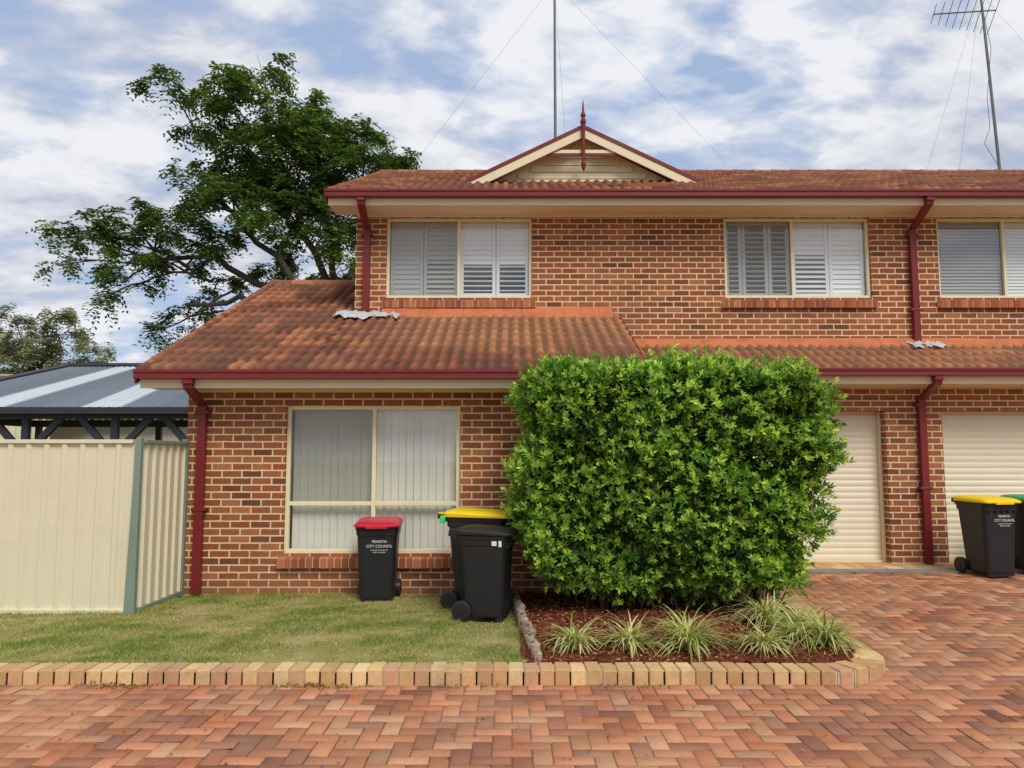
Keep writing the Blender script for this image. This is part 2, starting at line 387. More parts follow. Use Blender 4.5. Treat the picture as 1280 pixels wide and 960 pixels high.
def louvre(mb,x0,x1,z0,z1,y,ang,pitch=.072,st=.05):
    mb.box(x0,x0+st,y-.015,y+.015,z0,z1);mb.box(x1-st,x1,y-.015,y+.015,z0,z1)
    mb.box(x0+st,x1-st,y-.014,y+.014,z0,z0+st);mb.box(x0+st,x1-st,y-.014,y+.014,z1-st,z1)
    n=int((z1-z0-2*st)/pitch); p=(z1-z0-2*st)/n
    for i in range(n):
        a=ang((i+.5)/n)
        mb.obox(((x0+x1)/2,y,z0+st+(i+.5)*p),(x1-x0-2*st-.006,.082,.011),0,a+random.uniform(-.03,.03))
y=YU+.045; ys_=y+.105
u=UWs[0]; frame(*u,y,-.81)
louvre(sh,u[0]+.05,-1.36,u[2]+.05,u[3]-.04,ys_,lambda t:1.3);louvre(sh,-1.35,-.83,u[2]+.05,u[3]-.04,ys_,lambda t:.9 if t<.5 else 1.2)
for a,c_ in ((-.79,-.25),(-.24,u[1]-.05)): louvre(sh,a,c_,u[2]+.05,u[3]-.04,ys_,lambda t:.02 if t<.42 else 1.35)
screen(u[0]+.045,-.83,u[2]+.045,u[3]-.045,y+.014)
u=UWs[1]; frame(*u,y,4.27)
for a,c_ in ((u[0]+.05,3.52),(3.53,3.92),(3.93,4.25)): louvre(sh,a,c_,u[2]+.05,u[3]-.04,ys_,lambda t:-.12)
screen(u[0]+.045,4.25,u[2]+.045,u[3]-.045,y+.014)
for a,c_ in ((4.29,4.85),(4.86,u[1]-.05)): louvre(sh,a,c_,u[2]+.05,u[3]-.04,ys_,(lambda t:1.3 if t>.55 else .75) if a<4.5 else (lambda t:1.3))
u=UWs[2]; frame(*u,y,7.50)
louvre(gb,u[0]+.05,7.48,u[2]+.05,u[3]-.04,ys_,lambda t:1.1,.05,.02);louvre(sh,7.52,u[1]-.05,u[2]+.05,u[3]-.04,ys_,lambda t:1.2,.05,.02)
u=GW; y=YW+.045; frame(*u,y,-1.67,1.06,.05)
x=u[0]+.06
while x<u[1]-.08:
    bl.obox((x+.05,y+.13,(u[2]+u[3])/2),(.104,.003,u[3]-u[2]-.02),random.uniform(.12,.36)); x+=.092
bl.box(u[0],u[1],y+.09,y+.17,u[3]-.06,u[3]+.02)
screen(u[0]+.05,-1.69,1.08,u[3]-.05,y+.014)
fr.build('window_frames',M['frame'],H,bevel=.004);gl.build('window_glass',M['glass'],H);sh.build('plantation_shutters',M['white'],H)
bl.build('vertical_blinds',M['blind'],H);gb.build('venetian_blind',M['greyblind'],H);dk.build('unlit_room_backing',M['dark'],H);scn.build('insect_screens',M['screen'],H)
for g in GDs:
    x0,x1,z0,z1=g; nz=int((z1-.1)/.012); zs=np.linspace(.1,z1,nz); pr=.014*np.abs(np.sin(np.pi*zs/.086))**.5
    V=[];F=[]
    for z_,p_ in zip(zs,pr): V+=[(x0-.02,YG+.22-p_,z_),(x1+.02,YG+.22-p_,z_)]
    for i in range(nz-1): F.append((2*i,2*i+1,2*i+3,2*i+2))
    quads('garage_door',V,F,M['door'],H)
gd=MB()
for g in GDs:
    gd.box(g[0]+.001,g[0]+.035,YG+.14,YG+.2,.1,g[3]-.001);gd.box(g[1]-.035,g[1]-.001,YG+.14,YG+.2,.1,g[3]-.001)
    gd.box(g[0]+.04,g[1]-.04,YG+.16,YG+.2,.13,.19); gd.box((g[0]+g[1])/2-.06,(g[0]+g[1])/2+.06,YG+.13,YG+.19,.85,.9)
gd.build('garage_door_rails',M['cream'],H,bevel=.003)
# front gablets
for gx in GX:
    g=MB();gr=MB(); yf=3.0; zb=6.08; za=6.98; hw=1.84
    g.add([(gx-hw+.15,yf+.1,zb-.02),(gx+hw-.15,yf+.1,zb-.02),(gx,yf+.1,za-.05)],[(0,1,2)])
    for i in range(7):
        z0=zb+.02+i*.115; hx=(za-.05-z0-.11)/.94*hw-.12
        if hx>.05: g.obox((gx,yf+.085,z0+.055),(hx*2,.02,.105),0,-.09)
    for sg in (-1,1):
        def pt(x,z,yy): return (gx+sg*x,yy,z)
        def bar(mb,ya,yb,o0,o1,L0=0,L1=hw+.08):
            sl=(za-zb)/hw
            q=[(L0,za-sl*L0+o0),(L1,za-sl*L1+o0),(L1,za-sl*L1+o1),(L0,za-sl*L0+o1)]
            mb.hexa([pt(q[0][0],q[0][1],ya),pt(q[1][0],q[1][1],ya),pt(q[1][0],q[1][1],yb),pt(q[0][0],q[0][1],yb),pt(q[3][0],q[3][1],ya),pt(q[2][0],q[2][1],ya),pt(q[2][0],q[2][1],yb),pt(q[3][0],q[3][1],yb)])
        bar(g,yf-.16,yf-.12,-.15,.0); bar(gr,yf-.175,yf-.04,.002,.062); bar(gr,yf-.170,yf-.162,-.17,-.152)
        bar(g,yf-.118,yf+.06,-.06,-.04)
    gr.box(gx-.72,gx+.72,yf-.155,yf-.125,6.52,6.56)
    g.box(gx-.66,gx+.66,yf-.15,yf-.13,6.565,6.62)
    gr.tube([(gx,yf-.2,z_) for z_ in (6.24,6.29,6.36,6.40,6.86,7.02,7.06,7.09,7.14,7.18,7.26,7.38,7.45)],[.006,.03,.045,.03,.03,.035,.05,.05,.028,.045,.02,.012,.004],10)
    g.build('gablet_cladding',M['cream'],H); gr.build('gablet_trim',M['red'],H)

# ================================================================ ANTENNAS
def antenna(px,lean,zt,yagi,guys):
    e=empty('tv_antenna',(px,6.1,7.2)); m=MB()
    m.tube([(0,0,-.1),(lean*.5,0,(zt-7.2)/2),(lean,0,zt-7.2)],[.032,.028,.022],8)
    for z_ in (0,.12): m.obox((0,0,z_),(.14,.14,.03))
    if yagi:
        za=yagi-7.2; cx=lean*za/(zt-7.2)
        m.tube([(cx-1.15,-.2,za-.15),(cx+.35,.1,za+.12)],.014,6)
        for i in range(9):
            t=i/8; c=Vector((cx-1.15,-.2,za-.15)).lerp(Vector((cx+.35,.1,za+.12)),t); L=.28+.45*t
            m.tube([c+Vector((-.15*L,-L*.7,L*.35)),c+Vector((.15*L,L*.7,-L*.35))],.007,5)
        m.tube([(cx+.02,0,za),(cx+.1,-.05,za-.8),(-.25,-.1,za-1.9),(-.2,-.05,1.2),(-.3,0,.9),(.02,0,.3)],.006,5)
    m.build('mast',M['steel'],e)
    gm=MB()
    for g_ in guys: gm.tube([(lean*.9,0,g_[3]-7.2),(g_[0],g_[1],g_[2]-7.2)],.0022,4)
    gm.build('guy_wires',M['steel'],e)
antenna(.9,.0,12.2,None,[(-3.0,-.3,7.4,11.6),(3.6,-.3,7.4,11.6),(0.6,3,6.6,11.6)])
antenna(10.10,-.22,12.0,10.95,[(-1.7,-.3,7.4,11.4),(2.6,-.3,7.4,11.4),(0.6,3,6.6,11.4)])

# ================================================================ GROUND
quads('ground',[(-300,-300,-.13),(300,-300,-.13),(300,400,-.13),(-300,400,-.13)],[(0,1,2,3)],M['ground'])
def zd(x,y):
    t=(y+3.3)/4.3; t=max(0,min(1,t)); return -.08+.225*t
def zdv(y): return -.08+.225*np.clip((y+3.3)/4.3,0,1)
R=empty('paved_road'); 
quads('road_bed',[(-40,-14,-.088),(40,-14,-.088),(40,-3.2,-.088),(-40,-3.2,-.088)],[(0,1,2,3)],M['sand'],R)
D=empty('driveway')
ys=np.linspace(-3.198,1.35,12); V=[];F=[]
for y_ in ys: V+=[(2.6,y_,zdv(y_)-.008),(16,y_,zdv(y_)-.008)]
for i in range(11): F.append((2*i,2*i+1,2*i+3,2*i+2))
quads('driveway_bed',V,F,M['sand'],D)
pc=np.array([C(190,126,94)[:3],C(174,112,84)[:3],C(202,138,100)[:3],C(160,104,80)[:3],C(184,116,80)[:3],C(146,100,82)[:3],C(198,148,114)[:3]])
def pavers(name,par,xa,xb,ya,yb):
    W=.116; g=.0028; V=[];F=[];Cc=[];o=0
    i0=int(xa/W)-2;i1=int(xb/W)+2;j0=int(ya/W)-2;j1=int(yb/W)+2
    for i in range(i0,i1):
        for j in range(j0,j1):
            rr=(i-j)%4
            if rr==0: w_,h_=2,1
            elif rr==3: w_,h_=1,2
            else: continue
            x0,y0=i*W+g,j*W+g; x1,y1=(i+w_)*W-g,(j+h_)*W-g
            cx,cy=(x0+x1)/2,(y0+y1)/2
            if cx<xa or cx>xb or cy<ya or cy>yb: continue
            t=random.uniform(-.002,.002)+.004*math.sin(cx*1.3+cy*2.1); tx=random.uniform(-.0018,.0018); e=.005
            c=pc[random.randint(0,6)]*random.uniform(.78,1.12)
            if random.random()<.07: c=c*.66
            an=random.gauss(0,.010); ca,sa=math.cos(an),math.sin(an)
            def R2(x,y): return (cx+(x-cx)*ca-(y-cy)*sa, cy+(x-cx)*sa+(y-cy)*ca)
            def Z(x,y): return zd(x,y)+t+tx*(1 if x>cx else -1)
            vs=[]
            for (x,y,dz) in ((x0,y0,-.006),(x1,y0,-.006),(x1,y1,-.006),(x0,y1,-.006),(x0+e,y0+e,0),(x1-e,y0+e,0),(x1-e,y1-e,0),(x0+e,y1-e,0)):
                a_,b_=R2(x,y); vs.append((a_,b_,Z(x,y)+dz))
            V+=vs; Cc+=[c*.65]*4+[c]*4
            F+=[(o+4,o+5,o+6,o+7),(o,o+1,o+5,o+4),(o+1,o+2,o+6,o+5),(o+2,o+3,o+7,o+6),(o+3,o,o+4,o+7)]; o+=8
    quads(name,V,F,M['paver'],par,np.array(Cc))
pavers('road_pavers',R,-9,12,-8.0,-3.25)
pavers('driveway_pavers',D,2.75,13,-3.25,.76)
st=MB(); st.box(2.2,16,.80,1.02,-.1,.151); st.build('concrete_strip',M['conc'],D)
st=MB(); x=2.2; kc=[C(228,192,136),C(210,172,118),C(220,184,132),C(202,160,112),C(232,202,150),C(208,162,126)]
while x<14:
    st.cur=kc[random.randint(0,5)]; st.box(x,x+.222,1.03,1.24,-.1,.156+random.uniform(-.002,.002)); x+=.23
x=2.2
while x<14:
    st.cur=kc[random.randint(0,5)]; st.box(x,x+.108,1.25,1.449+.24,-.1,.158); x+=.116
st.build('threshold_bricks',M['kerb'],D,bevel=.004,color=True)
# kerb
K=MB(); KM=MB()
pts=[(-9.5,-3.265),(2.42,-3.265)]
for a in range(0,91,6):
    t=math.radians(a); pts.append((2.42+.46*math.sin(t),-2.805-.46*math.cos(t)))
pts+= [(2.94,-1.5),(3.05,-.6),(3.1,.0)]
P=[Vector((p[0],p[1],0)) for p in pts]
cum=[0]
for i in range(1,len(P)): cum.append(cum[-1]+(P[i]-P[i-1]).length)
def at(s):
    for i in range(1,len(P)):
        if s<=cum[i]:
            t=(s-cum[i-1])/(cum[i]-cum[i-1]); return P[i-1].lerp(P[i],t),(P[i]-P[i-1]).normalized()
    return P[-1],(P[-1]-P[-2]).normalized()
s=.05
while s<cum[-1]:
    p,dr=at(s); ang=math.atan2(dr.y,dr.x); gz=zd(0,p.y) if p.x>2.8 else -.08
    top=max(.03,gz+.04)+random.uniform(-.005,.005)
    K.cur=tuple(np.array(kc[random.randint(0,5)])*random.uniform(.84,1.08))
    K.obox((p.x,p.y+random.uniform(-.004,.004),(top-.13)/2),(.106,.222,top+.13),ang+random.uniform(-.03,.03))
    KM.obox((p.x,p.y,(top-.14)/2-.004),(.13,.205,top+.115),ang)
    s+=.117
KE=empty('brick_kerb'); K.build('kerb_bricks',M['kerb'],KE,bevel=.009,color=True); KM.build('kerb_mortar',M['mortar'],KE)
# lawn
L=empty('lawn')
nx,ny=90,40; X=np.linspace(-9.5,.2,nx);Y=np.linspace(-3.18,.0,ny); gx,gy=np.meshgrid(X,Y)
gz=.0+.012*np.sin(gx*2.1+gy*1.3)+.008*np.sin(gx*5.3-gy*4.1)
V=np.stack([gx,gy,gz],-1).reshape(-1,3); i=(np.arange(ny-1)[:,None]*nx+np.arange(nx-1)[None]).ravel()
quads('lawn_surface',V,np.stack([i,i+1,i+nx+1,i+nx],1),M['lawn'],L)
def leaves(name,P,D,N,Ln,W,col,mat,parent,bend=.08,fold=.5):
    P=np.asarray(P,float);D=D/np.linalg.norm(D,axis=1,keepdims=True)
    S=np.cross(D,N);S/=np.linalg.norm(S,axis=1,keepdims=True)+1e-9;N2=np.cross(S,D)
    Ln=np.broadcast_to(Ln,(len(P),))[:,None];W=np.broadcast_to(W,(len(P),))[:,None]
    mid=P+D*Ln*fold+N2*Ln*bend
    V=np.stack([P,mid+S*W/2,P+D*Ln,mid-S*W/2],1).reshape(-1,3)
    F=np.arange(len(P)*4).reshape(-1,4)
    return quads(name,V,F,mat,parent,np.repeat(col,4,axis=0))
n=130000
gp=np.stack([rng.uniform(-8.5,.1,n),rng.uniform(-3.16,-.01,n),np.zeros(n)],1)
gp=gp[gp[:,0]>-6.2]
def patf(x,y):
    return .7*np.sin(x*1.7+1)*np.sin(y*2.3+x*.6)+.7*np.sin(x*4.1+y*3.7+1.5*np.sin(x*2.2))*np.sin(y*5.1-x*1.9)+.6*np.sin(x*9.1-y*12.7+2*np.sin(y*3))*np.sin(x*6.3+y*4)
pat=patf(gp[:,0],gp[:,1])*1.5+rng.normal(0,.35,len(gp))+.25
kp=rng.random(len(gp))<np.where(pat>.9,.16,np.where(pat>.35,.45,1.0)); gp=gp[kp];pat=pat[kp]; n=len(gp)
gp[:,2]=.012*np.sin(gp[:,0]*2.1+gp[:,1]*1.3)+.008*np.sin(gp[:,0]*5.3-gp[:,1]*4.1)-.003
dd=rng.normal(0,.75,(n,3)); dd[:,2]=np.abs(rng.normal(.75,.3,n))+.12
gcol=np.where((pat>.35)[:,None],np.array(C(216,202,150)[:3]),np.where((pat>-.5)[:,None],np.array(C(168,174,98)[:3]),np.array(C(130,150,74)[:3])))*rng.uniform(.7,1.2,(n,1))
leaves('grass_blades',gp,dd,rng.normal(0,1,(n,3)),rng.uniform(.018,.045,n)*np.where(pat>.35,.7,1.25),rng.uniform(.004,.007,n),gcol,M['grass'],L,.15,.4)
n=420; fp=np.stack([rng.uniform(-5.5,3.5,n),rng.uniform(-4.9,-.3,n),np.full(n,.035)],1); fp[fp[:,1]<-3.4,2]=-.07
fp=fp[((fp[:,0]<0)&(fp[:,1]>-3.1))|(fp[:,1]<-3.4)]
for (cx,m_) in ((-2.95,90),(-1.45,110),(-.35,25),(.9,20)):
    q=np.stack([rng.normal(cx,.17,m_),-3.40-np.abs(rng.normal(0,.035,m_)),rng.uniform(-.075,-.055,m_)],1); fp=np.vstack([fp,q])
n=len(fp); dd=rng.normal(0,1,(n,3)); dd[:,2]*=.2
lc=np.array([C(170,110,70)[:3],C(130,92,56)[:3],C(190,160,100)[:3],C(120,130,60)[:3]])[rng.integers(0,4,n)]
leaves('fallen_leaves',fp,dd,np.tile([0,0,1.],(n,1)),rng.uniform(.018,.04,n),.015,lc,M['grass'],L,.2)
# garden bed
B=empty('garden_bed')
nx,ny=60,50; X=np.linspace(.08,3.0,nx);Y=np.linspace(-3.17,0,ny); gx,gy=np.meshgrid(X,Y)
gz=.02+.05*np.exp(-((gy+1.5)**2)/.8)+.015*rng.normal(0,1,gx.shape)*.6
keep=lambda x,y: ~((x>2.42)&(y<-2.805)&((x-2.42)**2+(y+2.805)**2>.40**2))
V=np.stack([gx,gy,gz],-1).reshape(-1,3); i=(np.arange(ny-1)[:,None]*nx+np.arange(nx-1)[None]).ravel()
F=np.stack([i,i+1,i+nx+1,i+nx],1); cc=V[F].mean(1); F=F[keep(cc[:,0],cc[:,1])&(cc[:,0]<2.86+np.clip(cc[:,1]+1.5,0,2)*.1)]
quads('mulch_surface',V,F,M['mulch'],B)
n=9000; mp=np.stack([rng.uniform(.12,2.85,n),rng.uniform(-3.13,-.1,n),np.zeros(n)],1); mp[:,2]=.035+.05*np.exp(-((mp[:,1]+1.5)**2)/.8)+rng.uniform(-.01,.015,n)
mp=mp[keep(mp[:,0]+.04,mp[:,1]-.04)]; n=len(mp)
dd=rng.normal(0,1,(n,3)); dd[:,2]*=.35
mc=np.array([C(144,82,54)[:3],C(170,104,70)[:3],C(104,60,40)[:3],C(192,138,100)[:3],C(74,46,36)[:3]])[rng.integers(0,5,n)]
leaves('mulch_chips',mp,dd,np.tile([0,0,1.],(n,1))+rng.normal(0,.4,(n,3)),rng.uniform(.02,.06,n),rng.uniform(.008,.02,n),mc,M['chip'],B,.1)
# log edging
E=MB(); p0=Vector((.0,-.25,0));p1=Vector((.2,-3.12,0)); n=36
for i in range(n):
    p=p0.lerp(p1,(i+.5)/n); E.cur=tuple(np.array(C(172,152,134))*random.uniform(.7,1.15)); r_=.036+random.uniform(-.004,.006); h=.11+random.uniform(-.03,.035)
    E.tube([(p.x+random.uniform(-.012,.012),p.y,-.05),(p.x+random.uniform(-.02,.02),p.y,h-.008),(p.x,p.y,h)],[r_,r_,r_*.8],9)
E.build('log_edging',M['wood'],None,color=True)

# ================================================================ HEDGE
HE=empty('hedge',(0,0,0))
hc=np.array([1.60,-.95,1.40]); hs=np.array([1.58,.80,1.18])
def hedge_surface(n):
    f=rng.choice(3,n,p=[.17,.56,.27]); P=rng.uniform(-1,1,(n,3)); sg=np.where(rng.random(n)<.5,-1,1); 
    sg=np.where((f==1)&(rng.random(n)<.5),-1,sg); sg=np.where((f==2)&(rng.random(n)<.6),1,sg)
    P[np.arange(n),f]=sg
    p=7.5; k=(np.abs(P)**p).sum(1)**(1/p); P=P/k[:,None]
    N=np.sign(P)*np.abs(P)**(p-1)/hs; N/=np.linalg.norm(N,axis=1,keepdims=True)
    return P,N
def warp(P):
    Q=hc+P*hs
    zz=np.clip((Q[:,2]-.23)/.85,0,1); tap=.70+.30*np.sqrt(zz)
    Q[:,0]=hc[0]+(Q[:,0]-hc[0])*tap+.03; Q[:,1]=hc[1]+(Q[:,1]-hc[1])*(.78+.22*np.sqrt(zz))
    lump=.05*np.sin(Q[:,0]*3.1+Q[:,2]*2.3)+.045*np.sin(Q[:,0]*7.3-Q[:,2]*5.1+1)+.04*np.sin(Q[:,2]*9+Q[:,0]*4)
    Q[:,1]-=lump*1.5*np.abs(P[:,1]); Q[:,0]+=lump*1.1*P[:,0]
    Q[:,2]+=P[:,2].clip(0,1)*(.04*np.sin(Q[:,0]*4.3)+.028*np.sin(Q[:,0]*11+2)-.08*((Q[:,0]-1.6)/1.6)**2)
    return Q
ncl=7600; P_,N_=hedge_surface(ncl)
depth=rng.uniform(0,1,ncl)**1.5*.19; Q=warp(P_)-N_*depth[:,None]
stick=rng.random(ncl)<.15; Q[stick]+=N_[stick]*rng.uniform(.02,.12,(stick.sum(),1))
ax=N_+rng.normal(0,.45,(ncl,3)); ax[:,2]+=.55; ax/=np.linalg.norm(ax,axis=1,keepdims=True)
m=10
QQ=np.repeat(Q,m,0); AX=np.repeat(ax,m,0); k=np.tile(np.arange(m),ncl)
ref=rng.normal(0,1,(ncl,3)); s1=np.cross(ax,ref); s1/=np.linalg.norm(s1,axis=1,keepdims=True); s2=np.cross(ax,s1)
S1=np.repeat(s1,m,0);S2=np.repeat(s2,m,0); th=k*2.4+rng.normal(0,.3,len(k)); t=k/m
rad=np.cos(th)[:,None]*S1+np.sin(th)[:,None]*S2
DD=rad*(1.15-.75*t)[:,None]+AX*(.25+.9*t)[:,None]+rng.normal(0,.12,(len(k),3))
base=QQ+AX*(t*.07)[:,None]
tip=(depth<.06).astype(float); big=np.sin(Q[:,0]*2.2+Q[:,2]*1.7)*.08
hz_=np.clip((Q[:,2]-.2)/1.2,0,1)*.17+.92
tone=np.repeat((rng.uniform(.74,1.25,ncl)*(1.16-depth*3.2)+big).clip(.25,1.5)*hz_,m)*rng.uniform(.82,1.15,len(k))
young=np.repeat(((rng.random(ncl)<.6)*tip),m)*(t>.3)
c0=np.array(C(120,162,54)[:3]);c1=np.array(C(188,212,90)[:3]);c2=np.array(C(84,128,46)[:3])
mixr=rng.random((len(k),1)); cl=(c0*mixr+c2*(1-mixr)); cl=cl*(1-young[:,None]*.7)+c1*young[:,None]*.7
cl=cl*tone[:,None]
yel=rng.random(len(k))<.004; cl[yel]=C(190,170,60)[:3]
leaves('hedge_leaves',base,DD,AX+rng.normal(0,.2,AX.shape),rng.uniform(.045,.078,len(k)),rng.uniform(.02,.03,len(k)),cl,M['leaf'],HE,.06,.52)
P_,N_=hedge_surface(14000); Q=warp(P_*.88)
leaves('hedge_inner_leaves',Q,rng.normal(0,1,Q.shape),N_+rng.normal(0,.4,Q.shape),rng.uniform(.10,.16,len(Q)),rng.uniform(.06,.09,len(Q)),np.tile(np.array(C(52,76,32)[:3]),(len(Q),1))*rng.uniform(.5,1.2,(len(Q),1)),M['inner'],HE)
sm=MB()
for i in range(16):
    x=.55+random.random()*2.2; y=-1.25+random.random()*.8
    sm.tube([(x,y,-.02),(x+random.uniform(-.1,.1),y+random.uniform(-.08,.08),.4),(x+random.uniform(-.3,.3),y+random.uniform(-.2,.2),1.1),(x+random.uniform(-.4,.4),y+random.uniform(-.25,.25),2.1)],[.03,.024,.018,.008],7)
for i in range(70):
    x=.6+random.random()*2.1; y=-1.4+random.random()*.8
    sm.tube([(x,y,.05),(x+random.uniform(-.2,.2),y-.1+random.uniform(-.2,.1),.45),(x+random.uniform(-.3,.3),y-.1+random.uniform(-.2,.2),.75)],[.008,.007,.004],5)
sm.build('hedge_stems',M['bark'],HE)

# ================================================================ STRAPPY GRASS
def tuft(x,y,R_,nb,seed):
    g=np.random.default_rng(seed); e=empty('ornamental_grass',(x,y,.03)); V=[];F=[];Cc=[];o=0
    for i in range(nb):
        th=g.uniform(0,2*math.pi); Ln=R_*g.uniform(.75,1.35); el=g.uniform(.55,1.4); droop=g.uniform(.7,1.8); w=g.uniform(.006,.011)
        p=np.array([g.normal(0,.035),g.normal(0,.035),0]); d_=np.array([math.cos(th),math.sin(th)]); sd=np.array([-d_[1],d_[0],0])
        c=np.array(C(200,206,130)[:3]) if g.random()<.5 else (np.array(C(232,226,168)[:3]) if g.random()<.5 else np.array(C(146,168,84)[:3]))
        if g.random()<.09: c=np.array(C(190,158,104)[:3])
        c=c*g.uniform(.8,1.1); a=el
        for j in range(7):
            ww=w*(1-(j/6)**2)+.0006; V+=[p-sd*ww,p+sd*ww]; Cc+=[c,c*.9]
            if j<6: F.append((o+2*j,o+2*j+1,o+2*j+3,o+2*j+2))
            p=p+np.array([d_[0]*math.cos(a),d_[1]*math.cos(a),math.sin(a)])*Ln/6; a-=droop/6*1.5
            p[2]=max(p[2],.005)
        o+=14
    quads('blades',V,F,M['grass'],e,np.array(Cc))
for i,(x,y,r_,nb) in enumerate([(.52,-2.70,.33,130),(.98,-2.72,.34,130),(1.46,-2.74,.44,220),(2.08,-2.76,.31,130),(2.46,-2.50,.38,180),(2.66,-2.62,.38,180),(2.40,-1.9,.46,180),(2.62,-2.25,.38,150)]):
    tuft(x,y,r_,nb,i+3)

# ================================================================ FENCE
def ribbed(mb,p0,p1,z0,z1,out):
    p0=Vector(p0);p1=Vector(p1);dr=(p1-p0);L_=dr.length;dr.normalize();out=Vector(out)
    per=.19;prof=[(0,0),(.055,0),(.075,.028),(.115,.028),(.135,0),(.155,0),(.160,.006),(.170,.006),(.175,0)]
    pts=[];x=0
    while x<L_:
        for a,h in prof:
            if x+a<=L_: pts.append((x+a,h))
        x+=per
    pts.append((L_,0))
    vs=[];fs=[]
    for a,h in pts:
        q=p0+dr*a+out*h; vs+=[(q.x,q.y,z0),(q.x,q.y,z1)]
    for i in range(len(pts)-1): fs.append((2*i,2*i+2,2*i+3,2*i+1))
    mb.add(vs,fs)
FE=empty('metal_fence')
m=MB(); xc=-3.93
for k in range(3):
    a=xc-.03-(k+1)*2.37;b_=xc-.0-k*2.37-.06
    ribbed(m,(a,-1.15,0),(b_,-1.15,0),.03,1.77,(0,-1,0))
ribbed(m,(xc,-1.1,0),(xc,-.06,0),.03,1.77,(1,0,0))
m.build('fence_sheets',M['fence'],FE)
m=MB()
for k in range(3):
    a=xc-.03-(k+1)*2.37;b_=xc-.0-k*2.37-.06
    m.box(a,b_,-1.192,-1.135,1.76,1.80); m.box(a,b_,-1.192,-1.135,.0,.05)
m.build('fence_rails',M['fence'],FE,bevel=.004)
m=MB()
m.box(xc-.02,xc+.045,-1.1,-.05,1.76,1.80); m.box(xc-.02,xc+.045,-1.1,-.05,0,.05)
m.hexa([(xc-.075,-1.20,-.05),(xc+.035,-1.20,-.05),(xc+.035,-1.14,-.05),(xc-.075,-1.14,-.05),(xc-.02,-1.20,1.82),(xc+.035,-1.20,1.82),(xc+.035,-1.14,1.82),(xc-.02,-1.14,1.82)])
m.box(xc-.03,xc+.045,-.055,-.003,-.05,1.83)
for k in (1,2,3): m.box(xc-.03-k*2.37-.06,xc-.03-k*2.37+.03,-1.20,-1.12,-.05,1.80)
m.build('fence_posts',M['green'],FE,bevel=.004)

# ================================================================ CARPORT
CP=empty('carport'); m=MB()
for (x,y) in ((-12.6,6.7),(-10.1,6.7),(-8.25,6.7),(-6.5,6.7),(-12.6,11.2),(-9.4,11.2),(-6.7,11.2)):
    m.box(x-.07,x+.07,y-.06,y+.06,-.1,2.42)
    if y<7:
        for sg in (-1,1):
            m.hexa([(x+sg*.07,y-.05,1.62),(x+sg*.07,y+.05,1.62),(x+sg*.80,y+.05,2.42),(x+sg*.80,y-.05,2.42),(x+sg*.07,y-.05,1.82),(x+sg*.07,y+.05,1.82),(x+sg*.62,y+.05,2.42),(x+sg*.62,y-.05,2.42)])
m.box(-12.9,-6.3,6.6,6.8,2.42,2.60); m.box(-12.9,-6.3,11.1,11.3,2.42,2.6); m.box(-12.9,-12.7,6.8,11.1,2.42,2.6); m.box(-6.5,-6.3,6.8,11.1,2.42,2.6)
m.box(-13.2,-6.0,6.38,6.5,2.50,2.64); m.box(-13.2,-13.08,6.5,11.5,2.50,2.64)
m.build('carport_frame',M['char'],CP,bevel=.005)
V=[];F=[];Cc=[];o=0
def corr(p00,p10,p01,p11):
    global o
    p00,p10,p01,p11=map(np.array,(p00,p10,p01,p11)); L_=np.linalg.norm(p10-p00); n=int(L_/.05)
    for i in range(n+1):
        t=i/n; h=.025 if i%4 in(0,) else 0
        sheet=int((t*L_-.25)/.80); rr=sheet%3
        c=np.array(C(190,200,206)[:3]) if rr==2 else np.array(C(104,112,122)[:3])*(1.0 if sheet%2 else 1.12)
        a=p00*(1-t)+p10*t; b_=p01*(1-t)+p11*t; V.extend([a+[0,0,h],b_+[0,0,h]]); Cc.extend([c,c])
        if i<n: F.append((o+2*i,o+2*i+2,o+2*i+3,o+2*i+1))
    o+=2*(n+1)
zr=3.78
corr((-13.1,6.45,2.63),(-5.9,6.45,2.63),(-10.6,9.0,zr),(-5.9,9.0,zr))
corr((-13.1,11.55,2.63),(-5.9,11.55,2.63),(-10.6,9.0,zr),(-5.9,9.0,zr))
corr((-13.1,6.45,2.63),(-13.1,11.55,2.63),(-10.6,9.0,zr),(-10.6,9.0,zr))
quads('carport_roofing',V,F,M['corr'],CP,np.array(Cc))
m=MB(); m.tube([(-13.1,6.45,2.66),(-10.6,9.0,zr+.03),(-5.9,9.0,zr+.03)],.06,8); m.build('carport_ridge',M['char'],CP)
NH=empty('neighbour_house'); m=MB(); m.box(-26,-8.5,15.5,22,-.1,2.9); m.build('walls',M['housecream'],NH)
m=MB(); m.add([(-26.5,15,2.8),(-8,15,2.8),(-11,18.7,4.0),(-23.5,18.7,4.0),(-26.5,22.5,2.8),(-8,22.5,2.8)],[(0,1,2,3),(1,5,2),(5,4,3,2),(4,0,3)]); m.build('roof',painted('neighbour_roof',C(150,140,128),.8,.2),NH)
SHD=empty('neighbour_shed'); m=MB(); ribbed(m,(-20,9.5,0),(-12.9,12.2,0),-.1,3.85,(.35,-.9,0)); m.build('shed_wall',M['fence'],SHD)
m=MB(); m.hexa([(-20,9.45,3.85),(-12.85,12.15,3.85),(-13.5,15,3.6),(-21,13,3.6),(-20,9.45,3.9),(-12.85,12.15,3.9),(-13.5,15,3.65),(-21,13,3.65)]); m.build('shed_roof',painted('shed_roofing',C(190,172,140),.7,.1),SHD)

